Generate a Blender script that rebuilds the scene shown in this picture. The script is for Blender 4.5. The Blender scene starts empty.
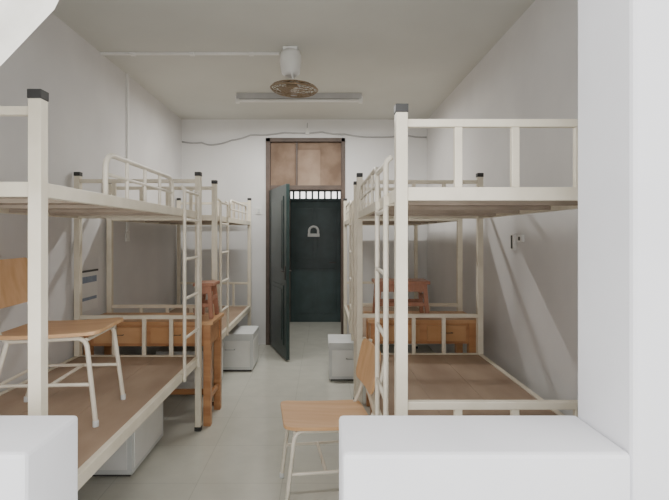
import bpy, bmesh, math, random
from mathutils import Vector, Matrix
random.seed(3)
D = bpy.data
SC = bpy.context.scene

# ---------------------------------------------------------------- materials
def new_mat(name):
    m = D.materials.new(name); m.use_nodes = True
    nt = m.node_tree; b = nt.nodes["Principled BSDF"]
    return m, nt, b
def noisy(name, c1, c2, scale=4, rough=.6, detail=6, stretch=(1,1,1), bump=.0, metal=0, lo=.35, hi=.65):
    m, nt, b = new_mat(name)
    tc = nt.nodes.new('ShaderNodeTexCoord'); mp = nt.nodes.new('ShaderNodeMapping')
    mp.inputs['Scale'].default_value = stretch
    n = nt.nodes.new('ShaderNodeTexNoise'); n.inputs['Scale'].default_value = scale; n.inputs['Detail'].default_value = detail
    r = nt.nodes.new('ShaderNodeValToRGB')
    r.color_ramp.elements[0].position = lo; r.color_ramp.elements[1].position = hi
    r.color_ramp.elements[0].color = (*c1, 1); r.color_ramp.elements[1].color = (*c2, 1)
    L = nt.links
    L.new(tc.outputs['Object'], mp.inputs['Vector']); L.new(mp.outputs[0], n.inputs['Vector'])
    L.new(n.outputs['Fac'], r.inputs['Fac']); L.new(r.outputs[0], b.inputs['Base Color'])
    b.inputs['Roughness'].default_value = rough; b.inputs['Metallic'].default_value = metal
    if bump:
        bp = nt.nodes.new('ShaderNodeBump'); bp.inputs['Strength'].default_value = bump; bp.inputs['Distance'].default_value = .01
        L.new(n.outputs['Fac'], bp.inputs['Height']); L.new(bp.outputs[0], b.inputs['Normal'])
    return m
M = {}
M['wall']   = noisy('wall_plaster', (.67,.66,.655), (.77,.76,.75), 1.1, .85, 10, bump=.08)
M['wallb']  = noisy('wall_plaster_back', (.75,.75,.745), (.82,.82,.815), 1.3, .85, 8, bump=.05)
M['ceil']   = noisy('ceiling_paint', (.62,.63,.595), (.68,.69,.655), .9, .9, 5)
M['front']  = noisy('front_plaster', (.77,.775,.81), (.83,.835,.87), 3, .8, 8, bump=.15)
M['cream']  = noisy('cream_steel', (.72,.66,.53), (.80,.74,.61), 9, .38)
M['creamf'] = noisy('cream_tube', (.74,.69,.57), (.82,.76,.65), 9, .35)
M['black']  = noisy('black_plastic', (.02,.02,.02), (.04,.04,.04), 9, .5)
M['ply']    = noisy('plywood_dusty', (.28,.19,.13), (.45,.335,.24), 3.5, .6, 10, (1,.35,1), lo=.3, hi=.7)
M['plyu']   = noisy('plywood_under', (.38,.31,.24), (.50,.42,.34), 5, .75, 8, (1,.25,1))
M['lw']     = noisy('chair_plywood', (.63,.36,.17), (.73,.46,.25), 6, .4, 8, (.3,3,1))
M['dw']     = noisy('desk_wood', (.42,.19,.08), (.54,.28,.13), 6, .4, 8, (.3,3,3))
M['dt']     = noisy('desk_top_wood', (.52,.28,.125), (.63,.38,.20), 6, .35, 8, (.3,3,1))
M['rw']     = noisy('red_wood', (.33,.145,.09), (.45,.22,.14), 6, .4, 8, (3,3,.4))
M['green']  = noisy('dark_green_paint', (.017,.036,.035), (.030,.055,.054), 5, .35)
M['frame']  = noisy('brown_frame_paint', (.08,.057,.045), (.125,.09,.072), 5, .5)
M['card']   = noisy('transom_board', (.19,.125,.085), (.31,.22,.16), 4, .8, 8)
M['card2']  = noisy('transom_board_light', (.26,.18,.13), (.38,.28,.21), 4, .8, 8)
M['white']  = noisy('white_plastic', (.78,.78,.75), (.84,.84,.82), 5, .4)
M['grey']   = noisy('grey_steel', (.62,.64,.63), (.70,.72,.71), 5, .45)
M['cable']  = noisy('grey_cable', (.40,.40,.40), (.48,.48,.48), 5, .6)
M['bronze'] = noisy('bronze_wire', (.26,.19,.12), (.34,.25,.16), 5, .4, metal=.3)
M['dark']   = noisy('dark_metal', (.05,.05,.05), (.09,.08,.07), 5, .5)
M['blue']   = noisy('blue_print', (.22,.27,.36), (.30,.36,.46), 12, .6)
M['paper']  = noisy('paper', (.75,.75,.73), (.8,.8,.78), 5, .8)
M['curt']   = noisy('curtain_cloth', (.82,.80,.74), (.88,.86,.80), 20, .9)

def tile_mat():
    m, nt, b = new_mat('floor_tiles')
    L = nt.links
    tc = nt.nodes.new('ShaderNodeTexCoord')
    br = nt.nodes.new('ShaderNodeTexBrick'); br.offset = 0; br.squash = 1
    br.inputs['Scale'].default_value = 1; br.inputs['Brick Width'].default_value = .5; br.inputs['Row Height'].default_value = .5
    br.inputs['Mortar Size'].default_value = .003; br.inputs['Mortar Smooth'].default_value = .3
    br.inputs['Color1'].default_value = (.63,.625,.55,1); br.inputs['Color2'].default_value = (.65,.645,.57,1)
    br.inputs['Mortar'].default_value = (.53,.53,.465,1)
    n = nt.nodes.new('ShaderNodeTexNoise'); n.inputs['Scale'].default_value = 7; n.inputs['Detail'].default_value = 8
    mx = nt.nodes.new('ShaderNodeMixRGB'); mx.blend_type = 'MULTIPLY'; mx.inputs[0].default_value = .2
    L.new(tc.outputs['Object'], br.inputs['Vector']); L.new(tc.outputs['Object'], n.inputs['Vector'])
    L.new(br.outputs['Color'], mx.inputs[1]); L.new(n.outputs['Fac'], mx.inputs[2])
    L.new(mx.outputs[0], b.inputs['Base Color'])
    b.inputs['Roughness'].default_value = .16
    return m
M['tile'] = tile_mat()

# ---------------------------------------------------------------- mesh builder
class B:
    def __init__(s, name, T=None):
        s.name = name; s.bm = bmesh.new(); s.mats = []; s.T = T or Matrix()
    def mi(s, k):
        if k not in s.mats: s.mats.append(k)
        return s.mats.index(k)
    def box(s, a, b, mat, R=None):
        """axis box between corners a and b; optional matrix R"""
        i = s.mi(mat)
        x0,y0,z0 = [min(p,q) for p,q in zip(a,b)]; x1,y1,z1 = [max(p,q) for p,q in zip(a,b)]
        co = [(x0,y0,z0),(x1,y0,z0),(x1,y1,z0),(x0,y1,z0),(x0,y0,z1),(x1,y0,z1),(x1,y1,z1),(x0,y1,z1)]
        vs = [s.bm.verts.new((R @ Vector(c)) if R else c) for c in co]
        for f in ((0,3,2,1),(4,5,6,7),(0,1,5,4),(1,2,6,5),(2,3,7,6),(3,0,4,7)):
            fc = s.bm.faces.new([vs[k] for k in f]); fc.material_index = i
    def beam(s, p, q, w, h, mat, up=(0,0,1)):
        p, q = Vector(p), Vector(q); d = q-p; L = d.length; d.normalize()
        u = Vector(up)
        if abs(d.dot(u)) > .98: u = Vector((0,1,0))
        sx = d.cross(u).normalized(); uz = sx.cross(d)
        R = Matrix(((sx.x,d.x,uz.x,p.x),(sx.y,d.y,uz.y,p.y),(sx.z,d.z,uz.z,p.z),(0,0,0,1)))
        s.box((-w/2,0,-h/2),(w/2,L,h/2),mat,R)
    def tube(s, pts, r, mat, seg=10, closed=False):
        i = s.mi(mat); pts = [Vector(p) for p in pts]; n = len(pts); rings = []
        prev = None
        for k,p in enumerate(pts):
            if closed: d = pts[(k+1)%n]-pts[k-1]
            elif k==0: d = pts[1]-p
            elif k==n-1: d = p-pts[k-1]
            else: d = (pts[k+1]-p).normalized()+(p-pts[k-1]).normalized()
            d.normalize()
            if prev is None:
                u = Vector((0,0,1)) if abs(d.z)<.9 else Vector((1,0,0))
                a = d.cross(u).normalized()
            else:
                a = (prev - d*prev.dot(d)).normalized()
            prev = a; b = d.cross(a)
            rr = r[k] if isinstance(r,(list,tuple)) else r
            rings.append([s.bm.verts.new(p+a*math.cos(t)*rr+b*math.sin(t)*rr) for t in [2*math.pi*j/seg for j in range(seg)]])
        m = n if closed else n-1
        for k in range(m):
            A, C = rings[k], rings[(k+1)%n]
            for j in range(seg):
                f = s.bm.faces.new((A[j],A[(j+1)%seg],C[(j+1)%seg],C[j])); f.material_index = i; f.smooth = True
        if not closed:
            for rg,fl in ((rings[0],True),(rings[-1],False)):
                f = s.bm.faces.new(rg[::-1] if fl else rg); f.material_index = i
    def panel(s, w, h, t, mat, R, bend=0, rc=.03, n=12):
        """rounded board w (local x) h (local y), thickness t (z), bent about y by 'bend'"""
        i = s.mi(mat)
        xs = [-w/2 + w*k/n for k in range(n+1)]
        def ylim(x):
            e = abs(x)-(w/2-rc)
            return h/2 if e<=0 else h/2-rc+math.sqrt(max(rc*rc-e*e,0))
        def P(x,y,z): return R @ Vector((x,y,z+bend*(x/(w/2))**2))
        top=[];bot=[]
        xs = sorted(set(xs+[w/2-rc,-w/2+rc,w/2-rc*.3,-w/2+rc*.3,w/2-rc*.08,-w/2+rc*.08]))
        for x in xs:
            yl = ylim(x)
            top.append((s.bm.verts.new(P(x,-yl,t/2)),s.bm.verts.new(P(x,yl,t/2))))
            bot.append((s.bm.verts.new(P(x,-yl,-t/2)),s.bm.verts.new(P(x,yl,-t/2))))
        def F(*v):
            f = s.bm.faces.new(v); f.material_index=i
        for k in range(len(xs)-1):
            F(top[k][0],top[k+1][0],top[k+1][1],top[k][1])
            F(bot[k][0],bot[k][1],bot[k+1][1],bot[k+1][0])
            F(top[k][0],bot[k][0],bot[k+1][0],top[k+1][0])
            F(top[k][1],top[k+1][1],bot[k+1][1],bot[k][1])
        F(top[0][0],top[0][1],bot[0][1],bot[0][0]); F(top[-1][1],top[-1][0],bot[-1][0],bot[-1][1])
    def done(s, bevel=.003):
        bmesh.ops.transform(s.bm, matrix=s.T, verts=s.bm.verts)
        bmesh.ops.recalc_face_normals(s.bm, faces=s.bm.faces)
        xs=[v.co.x for v in s.bm.verts]; ys=[v.co.y for v in s.bm.verts]; zs=[v.co.z for v in s.bm.verts]
        o = Vector(((min(xs)+max(xs))/2,(min(ys)+max(ys))/2,min(zs)))
        for v in s.bm.verts: v.co -= o
        me = D.meshes.new(s.name); s.bm.to_mesh(me); s.bm.free()
        for k in s.mats: me.materials.append(M[k])
        ob = D.objects.new(s.name, me); ob.location = o
        SC.collection.objects.link(ob)
        if bevel:
            bv = ob.modifiers.new('bevel','BEVEL'); bv.width = bevel; bv.segments = 2; bv.limit_method='ANGLE'; bv.angle_limit=math.radians(50)
        return ob

def fillet(pts, r, n=5):
    pts=[Vector(p) for p in pts]; out=[pts[0]]
    for k in range(1,len(pts)-1):
        p=pts[k]; a=(pts[k-1]-p); b=(pts[k+1]-p)
        ra=min(r,a.length*.45,b.length*.45); A=p+a.normalized()*ra; C=p+b.normalized()*ra
        for j in range(n+1):
            t=j/n; out.append(A*(1-t)**2+p*2*t*(1-t)+C*t*t)
    out.append(pts[-1]); return out

# ---------------------------------------------------------------- room shell
XL, XR, YF0, YF1, YB, H = -1.87, 1.40, 1.145, 1.40, 6.30, 3.0
def shell(name, boxes, mat, bevel=0):
    b = B(name)
    for a,c in boxes: b.box(a,c,mat)
    return b.done(bevel)
shell('floor', [((XL-.15,YF0,-.1),(XR+.15,YB+.12,0))], 'tile')
shell('floor_balcony', [((-3,-1.6,-.1),(3,YF0,0))], 'grey')
shell('ceiling', [((XL-.15,YF0,H),(XR+.15,YB+.12,H+.12))], 'ceil')
shell('wall_left', [((XL-.15,YF0,0),(XL,YB+.12,H))], 'wall')
shell('wall_right', [((XR,YF0,0),(XR+.15,YB+.12,H))], 'wall')
DX0, DX1, DZ = -.747, .307, 2.75
shell('wall_back', [((XL,YB,0),(DX0,YB+.12,H)),((DX1,YB,0),(XR,YB+.12,H)),((DX0,YB,DZ),(DX1,YB+.12,H))], 'wallb')
SILL=.93
shell('wall_front', [((XL,YF0,0),(-.718,YF1,SILL)),((.05,YF0,0),(.752,YF1,SILL)),
                     ((.752,YF0,0),(XR,YF1,H)),((XL,YF0,SILL),(-1.75,YF1,H)),((-1.75,YF0,2.8),(.752,YF1,H))], 'front', .012)
# corridor beyond the door
PY=7.94
shell('floor_corridor', [((-1.3,YB+.12,-.1),(.9,PY+.1,0))], 'tile')
shell('ceiling_corridor', [((-1.3,YB+.12,2.75),(.9,PY+.1,2.85))], 'ceil')
shell('wall_corridor_left', [((-1.4,YB+.12,0),(-1.3,PY+.1,2.75))], 'wall')
shell('wall_corridor_right', [((.9,YB+.12,0),(1.0,PY+.1,2.75))], 'wall')
shell('wall_corridor_end', [((-1.3,PY,0),(-.585,PY+.1,2.75)),((.365,PY,0),(.9,PY+.1,2.75)),((-.585,PY,2.225),(.365,PY+.1,2.75))], 'wall')

# door frame with boarded transom
b = B('trim_door_frame')
b.box((DX0,YB-.02,0),(DX0+.06,YB+.12,DZ),'frame'); b.box((DX1-.05,YB-.02,0),(DX1,YB+.12,DZ),'frame')
b.box((DX0,YB-.02,DZ-.05),(DX1,YB+.12,DZ),'frame'); b.box((DX0+.06,YB-.02,2.06),(DX1-.05,YB+.12,2.12),'frame')
b.box((DX0+.06,YB+.04,2.12),(-.34,YB+.07,DZ-.05),'card'); b.box((-.34,YB+.03,2.12),(-.02,YB+.06,2.60),'card2')
b.box((-.02,YB+.035,2.12),(DX1-.05,YB+.065,DZ-.05),'card')
b.box((-.34,YB+.045,2.56),(-.02,YB+.07,DZ-.05),'card')
b.box((-.35,YB+.01,2.12),(-.325,YB+.08,DZ-.05),'frame')
b.done()
# open door leaf
ang = math.atan2(-.83,.285)
T = Matrix.Translation((DX0+.07,YB-.03,.02)) @ Matrix.Rotation(ang,4,'Z')
b = B('door_1', T)
b.box((0,-.02,0),(.88,.02,2.03),'green')
for z0,z1 in ((.15,.85),(1.0,1.9)):
    for sgn in (-1,1):
        b.box((.12,.02*sgn,z0),(.76,.028*sgn,z1),'green'); b.box((.17,.026*sgn,z0+.05),(.71,.034*sgn,z1-.05),'green')
for sgn in (-1,1):
    b.box((.80,.02*sgn,.92),(.85,.028*sgn,1.08),'dark'); b.tube([(.825,.02*sgn,1.02),(.825,.05*sgn,1.02),(.75,.05*sgn,1.02)],.008,'dark')
b.done()
# corridor end door
b = B('door_2')
b.box((-.58,PY-.02,0),(-.53,PY+.08,2.22),'frame'); b.box((.31,PY-.02,0),(.36,PY+.08,2.22),'frame')
b.box((-.53,PY-.02,2.03),(.31,PY+.08,2.07),'green'); b.box((-.53,PY-.02,2.19),(.31,PY+.08,2.22),'green')
b.box((-.53,PY,0.0),(.31,PY+.04,2.03),'green')
for z0,z1 in ((.15,.9),(1.05,1.9)):
    for x0,x1 in ((-.46,-.15),(-.07,.24)):
        b.box((x0,PY-.012,z0),(x1,PY,z1),'green')
for k in range(8):
    x=-.53+.84*(k+.5)/8; b.box((x-.016,PY+.01,2.07),(x+.016,PY+.04,2.19),'green')
b.tube([(.22,PY,1.0),(.22,PY-.05,1.0),(.12,PY-.05,1.0)],.01,'dark')
pts=[(-.14+.075*math.cos(t),PY-.03,1.53+.07*math.sin(t)) for t in [math.pi*(k)/8 for k in range(9)]]
b.tube([(-.215,PY-.03,1.45)]+pts[::-1]+[(-.065,PY-.03,1.45)],.022,'paper',6)
b.box((-.24,PY-.045,1.43),(-.04,PY-.012,1.485),'paper')
b.done()

# ---------------------------------------------------------------- bunk beds
def bunk(xa, xw, y0, y1, ladder, guard, boards=True):
    """xa aisle-side post centre x, xw wall-side post centre x; ladder,guard = y ranges"""
    b = B('bunk_bed'); P=.021; Hh=1.90
    s = 1 if xw>xa else -1
    for x in (xa,xw):
        for y in (y0+P,y1-P):
            b.box((x-P,y-P,.015),(x+P,y+P,Hh),'cream')
            b.box((x-P-.002,y-P-.002,Hh),(x+P+.002,y+P+.002,Hh+.03),'black')
            b.box((x-P-.003,y-P-.003,0),(x+P+.003,y+P+.003,.03),'black')
    for zt,rh in ((.56,.055),(1.632,.048)):
        for x in (xa,xw): b.box((x-.015,y0+2*P,zt-rh),(x+.015,y1-2*P,zt),'cream')
        for y in (y0+P,y1-P): b.box((min(xa,xw)+P,y-.015,zt-rh),(max(xa,xw)-P,y+.015,zt),'cream')
        for k in range(1,5):
            y=y0+(y1-y0)*k/5; b.box((min(xa,xw)+.015,y-.012,zt-.042),(max(xa,xw)-.015,y+.012,zt-.022),'plyu')
        n=3; xs0=min(xa,xw)+.017; xs1=max(xa,xw)-.017
        for k in range(n):
            w=(xs1-xs0)/n
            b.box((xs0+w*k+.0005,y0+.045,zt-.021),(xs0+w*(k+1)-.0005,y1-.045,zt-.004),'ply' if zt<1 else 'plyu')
        zg = zt+.245 if zt>1 else zt+.30
        for y in (y0+P,y1-P):
            b.box((min(xa,xw)+P,y-.013,zg-.028),(max(xa,xw)-P,y+.013,zg),'cream')
            for f in (.225,.45,.70):
                x=xa+(xw-xa)*f; b.box((x-.014,y-.01,zt),(x+.014,y+.01,zg-.028),'cream')
    g0,g1=guard; zt=1.632; zg=1.81
    b.tube(fillet([(xa,g0,zt-.02),(xa,g0,zg),(xa,g1,zg),(xa,g1,zt-.02)],.08,7),.012,'creamf')
    for k in range(1,4):
        y=g0+(g1-g0)*k/4; b.tube([(xa,y,zt-.02),(xa,y,zg)],.009,'creamf',8)
    b.tube([(xa,g0,zt+.09),(xa,g1,zt+.09)],.008,'creamf',8)
    l0,l1=ladder; xl=xa-s*.024
    for y in (l0,l1):
        b.tube(fillet([(xl,y,.50),(xl,y,1.76),(xa,y,1.78)],.02,3),.0115,'creamf')
    for z in (.78,1.04,1.30,1.56,1.75):
        b.tube([(xl,l0,z),(xl,l1,z)],.010,'creamf',8)
    for y in (l0,l1):
        for z in (.53,1.60): b.box((xl-.01,y-.015,z-.02),(xa+.01,y+.015,z+.02),'cream')
    return b.done(.002)
bunk(-.925,-1.825,1.52,3.56,(3.10,3.44),(2.02,2.92))
bunk(-.925,-1.825,4.05,6.05,(4.20,4.52),(4.75,5.75))
bunk(.286,1.20,1.69,3.62,(1.94,2.24),(2.44,3.45))
bunk(.300,1.21,4.14,6.12,(4.3,4.62),(4.85,5.8))

# ---------------------------------------------------------------- desks
def desk(x0,x1,y0,y1,h=.80):
    b=B('wooden_desk'); l=.055
    b.box((x0,y0,h-.025),(x1,y1,h),'dt')
    for x in (x0+.02,x1-.02-l):
        for y in (y0+.015,y1-.015-l): b.box((x,y,0),(x+l,y+l,h-.025),'dw')
    b.box((x0+.03,y0+.025,h-.19),(x1-.03,y0+.045,h-.025),'dw')
    b.box((x0+.03,y1-.045,h-.19),(x1-.03,y1-.025,h-.025),'dw')
    for x in (x0+.03,x1-.05): b.box((x,y0+.04,h-.19),(x+.02,y1-.04,h-.025),'dw')
    m=(x0+x1)/2
    for a,c in ((x0+.10,m-.03),(m+.03,x1-.10)):
        b.box((a,y0+.012,h-.165),(c,y0+.03,h-.045),'dt')
        b.tube([((a+c)/2-.04,y0+.012,h-.10),((a+c)/2-.04,y0-.005,h-.10),((a+c)/2+.04,y0-.005,h-.10),((a+c)/2+.04,y0+.012,h-.10)],.004,'dark',6)
    for x in (x0+.035,x1-.06): b.box((x,y0+.06,.18),(x+.025,y1-.06,.22),'dw')
    b.box((x0+.05,(y0+y1)/2-.0125,.18),(x1-.05,(y0+y1)/2+.0125,.22),'dw')
    return b.done()
desk(-1.84,-.83,3.59,4.02)
desk(.36,1.22,3.67,4.10)

def stool(cx,cy,z,w,d,h):
    b=B('wooden_stool'); l=.032
    b.box((cx-w/2,cy-d/2,z+h-.025),(cx+w/2,cy+d/2,z+h),'rw')
    for sx in (-1,1):
        for sy in (-1,1):
            b.beam((cx+sx*(w/2-.02),cy+sy*(d/2-.02),z+.002),(cx+sx*(w/2-.04),cy+sy*(d/2-.03),z+h-.02),l,l,'rw')
    for sy in (-1,1):
        b.box((cx-w/2+.03,cy+sy*(d/2-.025)-.01,z+.09),(cx+w/2-.03,cy+sy*(d/2-.025)+.01,z+.12),'rw')
        b.box((cx-w/2+.04,cy+sy*(d/2-.03)-.01,z+h-.085),(cx+w/2-.04,cy+sy*(d/2-.03)+.01,z+h-.02),'rw')
    for sx in (-1,1):
        b.box((cx+sx*(w/2-.025)-.01,cy-d/2+.03,z+.14),(cx+sx*(w/2-.025)+.01,cy+d/2-.03,z+.17),'rw')
    return b.done()
stool(.64,3.88,.802,.44,.26,.29)
stool(-.93,3.82,.802,.16,.24,.28)

# ---------------------------------------------------------------- chairs
def chair(x,y,z,rot,k=1,ext=0,bz=0):
    """ext: extra seat depth; bz: back height change"""
    T=Matrix.Translation((x,y,z)) @ Matrix.Rotation(math.radians(rot),4,'Z') @ Matrix.Scale(k,4)
    b=B('student_chair',T); r=.0115; e=-ext
    for s in (-1,1):
        w=.175*s
        b.tube(fillet([(.215,w*1.08,.012),(.165,w,.425),(-.14+e,w,.41),(-.19+e,w,.50),(-.255+e,w,.80+bz)],.05,6),r,'creamf')
        b.tube([(-.225+e,w*1.08,.012),(-.12+e,w,.41)],r,'creamf')
        b.tube([(.185,w*1.02,.20),(-.165+e,w*1.02,.20)],.009,'creamf',8)
        for px in ((.215,w*1.08),(-.225+e,w*1.08)):
            b.tube([(px[0],px[1],0),(px[0],px[1],.03)],.014,'grey')
    b.tube([(.165,-.175,.415),(.165,.175,.415)],.01,'creamf',8)
    b.tube([(-.12+e,-.175,.40),(-.12+e,.175,.40)],.01,'creamf',8)
    b.tube([(-.165+e,-.178,.20),(-.165+e,.178,.20)],.009,'creamf',8)
    b.tube([(.0,-.178,.20),(.0,.178,.20)],.009,'creamf',8)
    b.panel(.41+ext,.41,.018,'lw',Matrix.Translation((.02+e/2,0,.438)) @ Matrix.Rotation(math.radians(-2),4,'Y'),bend=.006,rc=.05)
    up=Vector((-.065,0,.30)).normalized(); side=Vector((0,1,0)); fw=side.cross(up)
    c=Vector((-.204+e,0,.69+bz))
    R=Matrix(((side.x,up.x,fw.x,c.x),(side.y,up.y,fw.y,c.y),(side.z,up.z,fw.z,c.z),(0,0,0,1)))
    b.panel(.40,.24,.014,'lw',R,bend=.012,rc=.05)
    return b.done(.002)
chair(-.003,2.69,0,188,bz=.02,ext=.075)
chair(-1.29,2.40,.5565,4,.98,ext=.08,bz=-.01)

# ---------------------------------------------------------------- storage boxes
def sbox(x0,x1,y0,y1,h,z=0):
    b=B('storage_cabinet')
    b.box((x0,y0,z+.02),(x1,y1,z+h),'grey')
    b.box((x0-.006,y0-.006,z+h-.05),(x1+.006,y1+.006,z+h+.004),'grey')
    b.box((x0+.02,y0+.02,z),(x1-.02,y1-.02,z+.02),'dark')
    b.box((x0+.03,y0-.006,z+.05),(x1-.03,y0+.004,z+h-.07),'white')
    b.tube([((x0+x1)/2-.05,y0-.006,z+h*.6),((x0+x1)/2-.05,y0-.03,z+h*.6),((x0+x1)/2+.05,y0-.03,z+h*.6),((x0+x1)/2+.05,y0-.006,z+h*.6)],.005,'cable',6)
    b.box((x1-.004,y0+.03,z+.05),(x1+.005,y1-.03,z+h-.07),'white')
    return b.done()
sbox(-1.72,-1.14,2.84,3.40,.44)
sbox(-1.22,-.74,5.05,5.50,.40)
sbox(.07,.52,4.72,5.12,.38)
sbox(-1.5,-1.0,4.30,4.78,.40)

# ---------------------------------------------------------------- ceiling fan
fx,fy=-.26,3.92
b=B('ceiling_fan')
b.box((fx-.06,fy-.06,H-.025),(fx+.06,fy+.06,H),'white')
b.tube([(fx,fy,H-.02),(fx,fy,H-.05),(fx,fy,H-.10),(fx,fy,H-.20),(fx,fy,H-.225)],[.075,.088,.092,.075,.05],'white',20)
b.beam((fx+.01,fy-.05,H-.21),(fx+.03,fy-.05,H-.30),.03,.012,'white'); b.beam((fx+.01,fy+.05,H-.21),(fx+.03,fy+.05,H-.30),.03,.012,'white')
c=Vector((fx+.03,fy,H-.33)); Rt=Matrix.Translation(c) @ Matrix.Rotation(math.radians(3),4,'Y') @ Matrix.Rotation(math.radians(4),4,'X')
def tp(x,y,z): return Rt @ Vector((x,y,z))
b.tube([tp(0,0,.06),tp(0,0,.05),tp(0,0,.0),tp(0,0,-.02)],[.03,.05,.05,.03],'white',16)
def zc(r,R=.195): return .055*math.sqrt(max(0,1-(r/R)**2))
for sgn in (1,-1):
    for rr in (.05,.085,.12,.15,.175):
        b.tube([tp(rr*math.cos(t),rr*math.sin(t),sgn*zc(rr)) for t in [2*math.pi*j/28 for j in range(28)]],.003,'bronze',5,closed=True)
    for j in range(24):
        t=2*math.pi*j/24
        b.tube([tp(rr*math.cos(t),rr*math.sin(t),sgn*zc(rr)) for rr in (.03,.07,.11,.15,.18,.195)],.0022,'bronze',4)
b.tube([tp(.195*math.cos(t),.195*math.sin(t),0) for t in [2*math.pi*j/32 for j in range(32)]],.007,'bronze',6,closed=True)
for j in range(3):
    t=2*math.pi*j/3+.4
    b.beam(tp(.03*math.cos(t),.03*math.sin(t),-.005),tp(.165*math.cos(t),.165*math.sin(t),.012),.085,.004,'bronze',up=(.3*math.sin(t),-.3*math.cos(t),1))
b.done(0)

# fluorescent lamp
b=B('fluorescent_lamp'); ly=5.15; lx0,lx1=-.93,.43; lz=H-.03
b.box((lx0,ly-.03,lz-.03),(lx1,ly+.03,H),'cable')
b.box((lx0-.01,ly-.02,lz-.075),(lx0+.03,ly+.02,lz),'white'); b.box((lx1-.03,ly-.02,lz-.075),(lx1+.01,ly+.02,lz),'white')
b.tube([(lx0+.02,ly-.01,lz-.052),(lx1-.02,ly-.01,lz-.052)],.016,'white',12)
b.done(.003)

# conduits and cables
b=B('ceiling_conduit'); b.box((XL,3.985,H-.018),(fx-.10,4.01,H),'white')
for x in (-1.6,-1.1,-.6): b.box((x-.02,3.975,H-.022),(x+.02,4.02,H),'white')
b.done(.002)
b=B('wall_conduit'); b.box((XL,4.51,1.50),(XL+.02,4.545,H),'white'); b.done(.002)
b=B('light_switch'); b.box((XL,4.49,1.40),(XL+.012,4.575,1.50),'white'); b.box((XL+.012,4.515,1.43),(XL+.018,4.55,1.47),'white'); b.done(.002)
b=B('wall_cable')
pts=[]
ctl=[(-1.86,2.70),(-1.6,2.69),(-1.45,2.66),(-1.2,2.72),(-.95,2.79),(-.5,2.82),(0,2.83),(.3,2.80),(.7,2.76),(1.1,2.79),(1.39,2.76)]
for k in range(len(ctl)-1):
    for j in range(4):
        t=j/4; x=ctl[k][0]*(1-t)+ctl[k+1][0]*t; z=ctl[k][1]*(1-t)+ctl[k+1][1]*t
        pts.append((x,YB-.012,z-.012*math.sin(math.pi*t)))
pts.append((1.39,YB-.012,2.76))
b.tube(pts,.010,'cable',8); b.done(0)
b=B('door_bell'); b.box((-.22,YB-.03,2.80),(-.17,YB,2.88),'white'); b.tube([(-.195,YB-.015,2.88),(-.195,YB-.015,2.95)],.006,'cable',6); b.done(.002)
for nm,x,z in (('light_switch',.36,1.86),('light_switch',-.84,1.78)):
    b=B(nm); b.box((x-.04,YB-.012,z-.045),(x+.04,YB,z+.045),'white'); b.box((x-.015,YB-.018,z-.025),(x+.015,YB-.011,z+.025),'grey'); b.done(.002)
b=B('wall_outlet')
for y,z,h in ((3.44,1.35,.12),(3.31,1.41,.05)):
    b.box((XR-.02,y-.04,z),(XR,y+.04,z+h),'white'); b.box((XR-.024,y-.012,z+.012),(XR-.018,y+.012,z+h-.012),'dark')
b.done(.002)
b=B('wall_calendar'); b.box((XL,3.66,.86),(XL+.006,3.93,1.17),'paper'); b.box((XL+.005,3.68,1.08),(XL+.008,3.91,1.13),'blue'); b.box((XL+.005,3.68,.94),(XL+.008,3.91,.965),'blue')
b.box((XL,3.66,1.165),(XL+.012,3.93,1.18),'dark'); b.done(.001)

# curtain tied back on the left of the front opening
b=B('curtain'); i=b.mi('curt'); nu,nv=40,24; g=[]
for v in range(nv+1):
    t=v/nv; z=2.62-1.25*t
    xr=-.36-.27*((2.62-z)/.62) if z>2.0 else -.63-.60*((2.0-z)/.63)
    xr=max(xr,-1.32); xl=-1.62+.25*min(1,t*1.1)
    g.append([b.bm.verts.new((xl+(xr-xl)*u/nu, 1.11+.022*math.sin(u/nu*34), z)) for u in range(nu+1)])
for v in range(nv):
    for u in range(nu):
        f=b.bm.faces.new((g[v][u],g[v][u+1],g[v+1][u+1],g[v+1][u])); f.material_index=i; f.smooth=True
b.tube([(-1.75,1.11,2.64),(.9,1.11,2.64)],.012,'grey',10)
for x in (-1.7,.85): b.box((x-.01,1.09,2.62),(x+.01,1.145,2.66),'grey')
b.done(0)

# ---------------------------------------------------------------- light
w=D.worlds.new('sky'); SC.world=w; w.use_nodes=True
bg=w.node_tree.nodes['Background']; bg.inputs[0].default_value=(1.0,.985,.965,1); bg.inputs[1].default_value=1.6
def area(name,loc,rot,sx,sy,p,col=(1,1,1)):
    l=D.lights.new(name,'AREA'); l.shape='RECTANGLE'; l.size=sx; l.size_y=sy; l.energy=p; l.color=col
    o=D.objects.new(name,l); o.location=loc; o.rotation_euler=[math.radians(a) for a in rot]; SC.collection.objects.link(o)
area('room_fill_light',(-.25,5.15,H-.105),(0,0,0),1.3,.05,28,(1,.98,.94))  # added fill brightening the back of the room; the tube itself looks off
area('corridor_fill_light',(-.2,7.1,2.73),(0,0,0),.3,.3,3,(1,.98,.94))  # added fill to lift the dark end door, not an actual corridor fixture

cam=D.cameras.new('camera'); co=D.objects.new('camera',cam); SC.collection.objects.link(co)
co.location=(0,0,1.46); co.rotation_euler=(math.radians(90),0,0)
cam.sensor_width=36; cam.lens=473/669*36; cam.shift_x=12.5/669; cam.shift_y=-15/669; cam.clip_start=.05
SC.camera=co
SC.view_settings.view_transform='AgX'; SC.view_settings.exposure=.82
